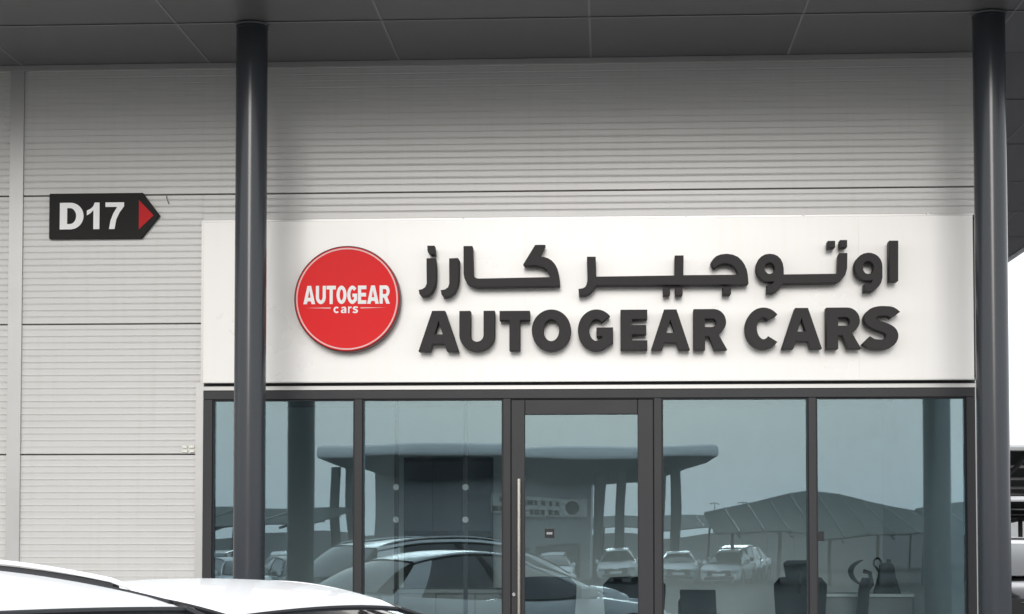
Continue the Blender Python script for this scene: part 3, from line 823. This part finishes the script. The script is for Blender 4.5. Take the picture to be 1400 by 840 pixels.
# ---------------------------------------------------------------- cars
def lerp(a, b, t): return a + (b - a) * t
def make_car(label, paint, P, cat='car', rails=False, group=None, hi=False):
    c = thing(P['kind'], label, cat, group=group)
    pm = M[paint]
    L2 = P['L'] / 2
    st = P['st']                                    # body stations: x, half width, top z
    zb = .24
    n_s = 13
    def sec(w, zt):
        h = [(w * .90, zb), (w * .97, zb + .07), (w, zb + .22), (w * .995, lerp(zb + .22, zt, .55)), (w * .97, zt - .09), (w * .90, zt - .022), (w * .70, zt + .004)]
        return [(-a, b) for a, b in h] + [(0, zt + .018)] + h[::-1]
    body = MB()
    rows = []
    fine = []
    for i in range(len(st) - 1):
        k = 4 if hi else 2
        for q in range(k):
            t = q / k
            fine.append(tuple(lerp(st[i][j], st[i + 1][j], t) for j in range(3)))
    fine.append(st[-1])
    m_ = len(sec(1, 1))
    for x, w, zt in fine:
        body.v += [(x + (0 if abs(x) < L2 * .8 else -math.copysign(.18, x) * (abs(a) / max(w, .01)) ** 2), a, b) for a, b in sec(w, zt)]
    for i in range(len(fine) - 1):
        body.f += [(i * m_ + j, i * m_ + j + 1, (i + 1) * m_ + j + 1, (i + 1) * m_ + j) for j in range(m_ - 1)]
        body.f.append((i * m_ + m_ - 1, i * m_, (i + 1) * m_, (i + 1) * m_ + m_ - 1))
    body.f.append(tuple(range(m_))); body.f.append(tuple(range((len(fine) - 1) * m_, len(fine) * m_))[::-1])
    body.build('body', pm, c, smooth=True)
    xh, xr, xc, xb = P['xh'], P['xr'], P['xc'], P['xb']
    zh, zm, zr, sm = P['zh'], P['zm'], P['zr'], P['sm']
    wh, wr, wb, zc, zbk, belt = P['wh'], P['wr'], P['wb'], P['zc'], P['zbk'], P['belt']
    Lr = xh - xr
    def ze(u):
        s = u * Lr
        if s < sm: return zm - (zm - zh) * (1 - s / sm) ** 2
        return zm - (zm - zr) * ((s - sm) / (Lr - sm)) ** 2
    def we(u): return lerp(wh, wr, min(1, u * 2.2)) if u < .5 else lerp(wr, wr * .93, (u - .5) * 2)
    crown = P.get('crown', .03); bow = .07; rl_ = P.get('roll', .045)
    def roof(u, v):
        a = v * 2 - 1
        x = xh - u * Lr + bow * (1 - a * a) * ((1 - u) ** 3) - bow * (1 - a * a) * (u ** 3)
        return (x, a * we(u), ze(u) + crown * (1 - a * a) - (.012 * max(0, (.08 - u) / .08) ** 2))
    R = MB().grid(roof, 28 if hi else 10, 20 if hi else 8)
    # rolled shoulders
    for s in (-1, 1):
        R.grid(lambda u, v, s=s: (xh - u * Lr, s * (we(u) + rl_ * math.sin(v * PI / 2)), ze(u) - rl_ * .9 * (1 - math.cos(v * PI / 2))), 28 if hi else 10, 3)
    rf = R.build('roof', pm, c, smooth=True)
    # ditch seams beside the roof skin and the drip trim
    n = 24 if hi else 8
    for s in (-1, 1):
        MB().tube([(xh - i / n * Lr, s * (we(i / n) + rl_ + .001), ze(i / n) - rl_ * .9 - .004) for i in range(n + 1)], .011, 6).build('drip_trim', M['black_plastic'], c, smooth=True)
        if hi:
            MB().tube([(xh - .06 - i / n * (Lr - .1), s * (we(i / n) - .004), ze(.02 + i / n * .96) + .0005) for i in range(n + 1)], .0075 if rails else .004, 6).build('roof_ditch', M['black_plastic'] if rails else pm, c)
    # windscreen
    def ws(u, v):
        a = v * 2 - 1
        x0, z0, y0 = xh + bow * (1 - a * a) + .004, zh + crown * (1 - a * a) - .014, a * wh * .985
        x1, z1, y1 = xc + .16 * (1 - a * a), zc + .03 * (1 - a * a), a * wb * .93
        b = math.sin(PI * u) * .035
        return (lerp(x0, x1, u) + b * .4, lerp(y0, y1, u), lerp(z0, z1, u) + b)
    w_ = MB().grid(ws, 14, 14).build('windscreen', M['car_glass'], c, smooth=True)
    if hi:
        MB().tube([(p[0] - .004, p[1], p[2] + .003) for p in [ws(0, j / 20) for j in range(21)]], .009, 8).build('header_seal', M['gasket'], w_, smooth=True)
        MB().tube([(p[0] + .01, p[1], p[2] + .006) for p in [ws(.93, .12 + j / 10 * .45) for j in range(11)]], .008, 6).build('wiper', M['black_plastic'], w_)
    # rear glass
    def rg(u, v):
        a = v * 2 - 1
        x0, z0, y0 = xr - bow * (1 - a * a) - .004, zr + crown * (1 - a * a) - .012, a * we(1) * .97
        x1, z1, y1 = xb - .10 * (1 - a * a), zbk + .02 * (1 - a * a), a * wb * .90
        b = math.sin(PI * u) * .03
        return (lerp(x0, x1, u) - b * .4, lerp(y0, y1, u), lerp(z0, z1, u) + b)
    MB().grid(rg, 10, 10).build('rear_window', M['car_glass'], c, smooth=True)
    for s in (-1, 1):
        def top(u): return Vector((xh - .02 - u * (Lr - .02), s * (we(u) + rl_ + .003), ze(u) - rl_ * .9 - .012))
        def bot(u): return Vector((lerp(xc - .02, xb + .10, u), s * wb * (.985 + .015 * math.sin(PI * u)), belt))
        def side(u, v):
            p = top(u).lerp(bot(u), v)
            p.y += s * .035 * math.sin(PI * v)
            return tuple(p)
        sg = MB().grid(lambda u, v: side(.03 + u * .90, v), 20, 8).build('side_window', M['car_glass'], c, smooth=True)
        def strip(u0, u1, off, mt, nm, par):
            MB().grid(lambda a, v: tuple(Vector(side(lerp(u0, u1, a), v)) + Vector((0, s * off, 0))), 3, 10).build(nm, mt, par, smooth=True)
        strip(.455, .50, .006, M['black_plastic'], 'door_pillar', sg)
        strip(.86, 1.0, .008, pm, 'rear_pillar', c)
        # front pillar, painted, with black edge towards the glass
        pts = [side(.015, k / 10) for k in range(11)]
        MB().tube([(p[0] + .012, p[1] - s * .008, p[2]) for p in pts], .024, 8).build('front_pillar', pm, c, smooth=True)
        e = [ws(k / 10, 1 if s > 0 else 0) for k in range(11)]
        MB().tube([(p[0] + .004, p[1] + s * .004, p[2] + .004) for p in e], .010, 6).build('pillar_trim', M['gasket'], c, smooth=True)
        # mirror
        MB().box(xc - .42, xc - .26, s * (wb + .04) - .0, s * (wb + .20), belt - .02, belt + .13).build('mirror', pm, c, bevel=.03)
        hx = st[-2][0]
        MB().box(hx - .16, hx + .10, s * .50, s * .80, st[-2][2] - .20, st[-2][2] - .07).build('headlight', M['lamp'], c, bevel=.03)
        tx = st[1][0]
        MB().box(tx - .12, tx + .05, s * .55, s * .84, st[1][2] - .24, st[1][2] - .08).build('tail_light', M['tail'], c, bevel=.02)
        for x in (P['xf'], P['xw']):
            yo = s * (P['W'] / 2 - .10)
            w = link('wheel', None, c); w.location = (x, yo, .33)
            MB().ring([(.20, -.11), (.30, -.115), (.33, -.09), (.335, 0), (.33, .09), (.30, .115), (.20, .11)], 'y', 28).build('tyre', M['tyre'], w, smooth=True)
            r_ = MB().ring([(.0, s * .06), (.06, s * .085), (.10, s * .06), (.12, s * .03), (.205, s * .10), (.205, -s * .10)], 'y', 28)
            for k in range(5):
                t = 2 * PI * k / 5
                r_.tube([(.04 * math.cos(t), s * .08, .04 * math.sin(t)), (.20 * math.cos(t), s * .095, .20 * math.sin(t))], .018, 6)
            r_.build('rim', M['rim'], w, smooth=True)
            MB().ring([(.36, s * .107), (.40, s * .112), (.42, s * .104)], 'y', 24, (x, yo, .33)).build('arch_trim', M['black_plastic'], c)
        if rails:
            a0, a1 = .10, .97
            def rp(t, dz): 
                u = lerp(a0, a1, t)
                return (xh - u * Lr, s * (we(u) + .004), ze(u) + dz)
            rl = MB().tube([rp(0, .000), rp(.02, .012)] + [rp(.06 + .88 * k / 18, .020 + .005 * math.sin(PI * k / 18)) for k in range(19)] + [rp(.98, .012), rp(1, .0)], .0068, 8)
            rr = rl.build('roof_rail', M['car_white'], c, smooth=True)
            MB().tube([rp(.05 + .90 * k / 18, .002) for k in range(19)], .0125, 8).build('rail_base', M['black_plastic'], rr, smooth=True)
    fx = st[-1][0]
    MB().box(fx - .25, fx - .03, -.50, .50, .42, st[-2][2] - .10).build('grille', M['black_plastic'], c, bevel=.03)
    MB().box(fx - .30, fx - .02, -.62, .62, .27, .40).build('lower_grille', M['black_plastic'], c, bevel=.03)
    MB().box(fx - .05, fx - .012, -.26, .26, .43, .54).build('number_plate', M['white_print'], c)
    return c

SUV = dict(kind='parked_suv', L=4.6, W=1.86, xh=.42, xr=-1.75, xc=1.20, xb=-2.10, zh=1.46, zm=1.546, zr=1.47, sm=1.25, wh=.545, wr=.575, wb=.84, zc=1.02, zbk=1.10, belt=1.02,
           crown=.012, xf=1.38, xw=-1.35,
           st=[(-2.30, .70, .72), (-2.24, .86, 1.00), (-1.9, .91, 1.06), (-1.0, .93, 1.03), (.2, .93, 1.01), (1.15, .92, 1.00), (1.7, .90, .95), (2.12, .84, .87), (2.30, .72, .70)])
SED = dict(kind='parked_sedan', L=4.7, W=1.82, xh=.30, xr=-1.25, xc=1.15, xb=-1.85, zh=1.335, zm=1.424, zr=1.34, sm=.85, roll=.022, wh=.43, wr=.50, wb=.78, zc=.96, zbk=1.02, belt=.93,
           crown=.022, xf=1.42, xw=-1.38,
           st=[(-2.35, .70, .72), (-2.28, .84, .98), (-1.85, .90, 1.01), (-1.0, .91, .95), (.2, .91, .92), (1.10, .90, .93), (1.75, .88, .86), (2.15, .82, .77), (2.35, .68, .62)])
def place_by_corner(c, P, wx, wy, ang):
    lx, ly = P['xh'], P['wh']
    ca, sa = math.cos(ang), math.sin(ang)
    c.location = (wx - (lx * ca - ly * sa), wy - (lx * sa + ly * ca), 0)
    c.rotation_euler = (0, 0, ang)
suv = make_car('white crossover with a roof rail, nearest car at the lower left', 'car_white', SUV, rails=True, hi=True)
place_by_corner(suv, SUV, -1.075, -9.20, math.radians(-37.0))
sedan = make_car('white sedan parked just beyond the nearest white crossover', 'car_white', SED, hi=True)
place_by_corner(sedan, SED, -.87, -6.24, math.radians(-38.0))

# cars to the right, seen in the gap beside the right column
rs = make_car('dark parked crossover facing the camera in the gap right of the column', 'car_black', dict(SUV, zh=1.48, zm=1.56, zr=1.5))
rs.location = (5.72, 12.4, 0); rs.rotation_euler = (0, 0, math.radians(-94))
# low detail masters for the rows seen only far off and in the glass
base_s = make_car('white sedan in the car park row', 'car_white', SED)
base_s.location = (8.3, 24, 0); base_s.rotation_euler = (0, 0, -PI / 2); base_s['label'] = 'white sedan under the near shade roof right of the column'
base_g = make_car('grey sedan', 'car_grey', SED)
base_g.location = (11.0, 24.3, 0); base_g.rotation_euler = (0, 0, -PI / 2); base_g['label'] = 'grey sedan under the near shade roof right of the column'
base_v = make_car('silver crossover', 'car_silver', SUV)
base_v.location = (13.8, 24.2, 0); base_v.rotation_euler = (0, 0, -PI / 2); base_v['label'] = 'silver crossover under the near shade roof right of the column'

LAB = {base_s: 'white sedan in the rows across the road', base_g: 'grey sedan in the rows across the road', base_v: 'silver crossover in the rows across the road'}
GRP = {base_s: 'white sedans across the road', base_g: 'grey sedans across the road', base_v: 'silver crossovers across the road'}
def park(src, x, y, deg, label=None):
    copy_tree(src, (x, y, gz(y)), math.radians(deg), label or LAB[src], GRP[src])
rr_ = random.Random(5)
park(base_s, .62, -70, 90, 'white sedan mirrored at the right edge of the door glass'); park(base_s, 3.15, -66, 92, 'white sedan mirrored just right of the door frame below the canopy tip')
park(base_s, -2.2, -62, 90, 'white sedan mirrored in the door glass below the black sticker'); park(base_s, -8.0, -58, 60, 'white sedan mirrored behind the roofs of the two nearest cars')
for i in range(4): park((base_s, base_v, base_g)[i % 3], 5.2 + i * .40, -63 - 2.0 * i, 104 + rr_.uniform(-3, 3))
for i in range(3): park((base_v, base_g, base_s)[i % 3], 16.2 + i * .9, -58 - 2.4 * i, 104 + rr_.uniform(-3, 3))
for i in range(7): park((base_s, base_g, base_s, base_v)[i % 4], -7.2 - i * 1.9, -38 - i * .6, 62 + rr_.uniform(-4, 4))
for i in range(6): park((base_s, base_v, base_s)[i % 3], -12.5 - i * 2.7, -55, 90 + rr_.uniform(-4, 4))
for i in range(4): park((base_g, base_v)[i % 2], 9.6 + i * 2.8, 33, 90)
for i in range(4): park((base_g, base_v)[i % 2], 11.6 + i * 2.8, 45, 90)

# ---------------------------------------------------------------- shade structures
def shade_roof(name_label, x0, x1, y0, y1, zf, zb_, sag=.25, arch=0.0, n=10, ribs=5, z0=0.0, group='shade roofs over parking'):
    def v0(v): return 1 - v
    s = thing('parking_shade', name_label, 'shade roof', ((x0 + x1) / 2, (y0 + y1) / 2, z0), 0, group)
    cx, cy = (x0 + x1) / 2, (y0 + y1) / 2
    def f(o):
        def g_(u, v):
            x, y = lerp(x0, x1, u), lerp(y0, y1, v)
            z = lerp(zf, zb_, v) + arch * (1 - abs(2 * u - 1) ** 1.35) * v0(v) - sag * math.sin(PI * v) * .5 + o
            return (x - cx, y - cy, z - z0)
        return g_
    MB().grid(f(0), n, 6).grid(f(.05), n, 6).build('roof_sheet', M['shade'], s, smooth=True)
    e = f(.03)
    for k in range(1, n):
        t_ = f(.075)
        MB().tube([t_(k / n, j / 6) for j in range(7)], .035, 5).build('roof_seam', M['frame'], s)
    MB().tube([e(i / n, 0) for i in range(n + 1)], .06, 6).build('edge_beam', M['shade_edge'], s)
    for v_ in (.2, .4, .6, .8):
        e2 = f(-.05)
        MB().tube([e2(i / n, v_) for i in range(n + 1)], .03, 6).build('purlin', M['flash'], s)
    for k in range(ribs):
        u = (k + .5) / ribs
        q = f(-.12)
        MB().tube([q(u, j / 6) for j in range(7)], .05, 6).build('rafter', M['frame'], s)
        a = q(u, .55)
        MB().cyl((a[0], a[1], 0), (a[0], a[1], a[2]), .08).build('post', M['frame'], s)
    return s
shade_roof('nearer dark shade roof over parked cars right of the right column', 6.6, 24, 20.2, 26, 3.18, 2.42, ribs=7)
shade_roof('farther dark shade roof low behind the nearer one', 9, 34, 44, 54, 2.62, 2.05, ribs=7)
shade_roof('arched dark shade roof across the road, mirrored across the rightmost mullion', 4.4, 14.8, -70, -60, 2.35, 1.5, arch=1.0, z0=-.45, sag=.1)
shade_roof('lower arched dark shade roof mirrored at the right end of the glass', 14.2, 26, -70, -60, 2.6, 1.5, arch=.55, z0=-.45, sag=.1)
shade_roof('long flat dark shade roof mirrored beside the left column', -40, -12.0, -72, -60, 2.6, 1.85, arch=0.05, z0=-.45, sag=.1, ribs=9)
shade_roof('long low dark shade roof far beyond the other building', -10, 70, -112, -100, 2.55, 1.8, arch=0.0, z0=-.45, sag=.1, ribs=12)
shade_roof('dark shade roof farthest right across the road', 26, 50, -60, -50, 2.7, 1.9, arch=0.3, z0=-.45, sag=.1, ribs=7)

# ---------------------------------------------------------------- building across the road (seen in the glass)
O = thing('opposite_building', 'dark clad building with a rounded canopy standing across the road', 'building', (-5, -76, -.45))
def OB(name, x0, x1, y0, y1, z0, z1, m, par=O): return MB().box(x0 + 5, x1 + 5, y0 + 76, y1 + 76, z0 + .45, z1 + .45).build(name, M[m], par)
OB('wall', -11.5, -.7, -90, -74, -.45, 5.3, 'opp_wall')
for k in range(4):
    w = OB('window', -10.9 + k * 2.5, -8.7 + k * 2.5, -74, -73.95, -.3, 1.2, 'frame')
    OB('pane', -10.8 + k * 2.5, -8.8 + k * 2.5, -73.95, -73.94, -.2, 1.1, 'car_glass', w)
cp = link('canopy', None, O)
m = MB()
pr2 = [(0.30, 5.12), (.37, 5.17), (.40, 5.27), (.40, 5.42), (.36, 5.58), (.2, 5.68), (0, 5.70)]
ring_ = [(-13.4, -70.4), (4.9, -70.4), (4.9, -78), (-13.4, -78)]
def rrow(r, z, inset=0):
    return [(-13.4 - r + inset + 5, -70.4 + r - inset + 76, z + .45), (4.9 + r - inset + 5, -70.4 + r - inset + 76, z + .45), (4.9 + r - inset + 5, -78 + 76, z + .45), (-13.4 - r + inset + 5, -78 + 76, z + .45)]
rows = [rrow(r, z) for r, z in pr2]
for a, b in zip(rows, rows[1:]):
    m.add(a + b, [(i, (i + 1) % 4, 4 + (i + 1) % 4, 4 + i) for i in range(3)])
m.add(rows[-1], [(0, 1, 2, 3)])
m.build('fascia', M['white_print'], cp, smooth=True)
a, b = rrow(0.30, 5.12), rrow(0, 4.15, 2.4)
MB().add(a + b, [(0, 1, 5, 4), (1, 2, 6, 5), (0, 3, 7, 4), (4, 5, 6, 7)]).build('soffit', M['soffit'], cp)
for x in (-13.0, -12.2, -.3, .75, 2.45, 3.2):
    MB().cyl((x + 5, -71.8 + 76, 0), (x + 5, -71.8 + 76, 5.2), .20, .28, 20).build('column', M['column'], O, smooth=True)
sg = link('sign_board', None, O)
OB('board', -5.6, -.85, -73.94, -73.7, 2.35, 3.3, 'white_board', sg)
MB().ring([(0, 0), (.36, 0), (.36, .05), (0, .05)], 'y', 32, (-1.6 + 5, -73.68 + 76, 2.83 + .45)).build('disc', M['plate'], sg)
q = MB(); rq = random.Random(3)
for row, z in enumerate((3.0, 2.55)):
    x = -2.3
    while x > -5.3:
        w = rq.uniform(.12, .3)
        q.box(x - w + 5, x + 5, -73.69 + 76, -73.64 + 76, z - .12 + .45, z + .12 + .45)
        x -= w + rq.choice((.06, .06, .2))
q.build('lettering', M['plate'], sg)
# street lamps and far blocks
lamp0 = None
for i, (x, y) in enumerate(((8.2, -125), (9.9, -118), (12.2, -122), (13.4, -116), (-24.5, -112), (-13.6, -120), (-6, -130), (20, -120))):
    if lamp0 is None:
        lamp0 = thing('street_lamp', 'slender grey street lamp standing far across the car park', 'street lamp', (x, y, -.45), 0, 'street lamps beyond the car park')
        MB().cyl((0, 0, 0), (0, 0, 4.2), .05, .035, 8).build('pole', M['collar'], lamp0)
        MB().tube([(-.3, 0, 4.16), (0, 0, 4.2), (.3, 0, 4.16)], .03).build('arm', M['collar'], lamp0)
        for s in (-1, 1): MB().box(s * .3 - .1, s * .3 + .1, -.08, .08, 4.1, 4.15).build('lamp_head', M['frame'], lamp0)
    else:
        copy_tree(lamp0, (x, y, -.45))
for x, y, w, d, h, lab in ((60, 120, 90, 20, 4.2, 'low pale warehouse far behind the shade roofs'),):
    w_ = thing('far_building', lab, 'building', (x, y, -.45))
    MB().box(-w / 2, w / 2, -d / 2, d / 2, 0, h).build('wall', M['far_wall'], w_)
    MB().box(-w / 2 - .4, w / 2 + .4, -d / 2 - .4, d / 2 + .4, h, h + .35).build('roof', M['fascia'], w_)
    s = 1 if y < 0 else -1
    for k in range(int(w / 6)):
        MB().box(-w / 2 + 1.5 + k * 6, -w / 2 + 5 + k * 6, s * d / 2 - .02, s * d / 2 + .03, .2, 3.2).build('shutter_door', M['frame'], w_)
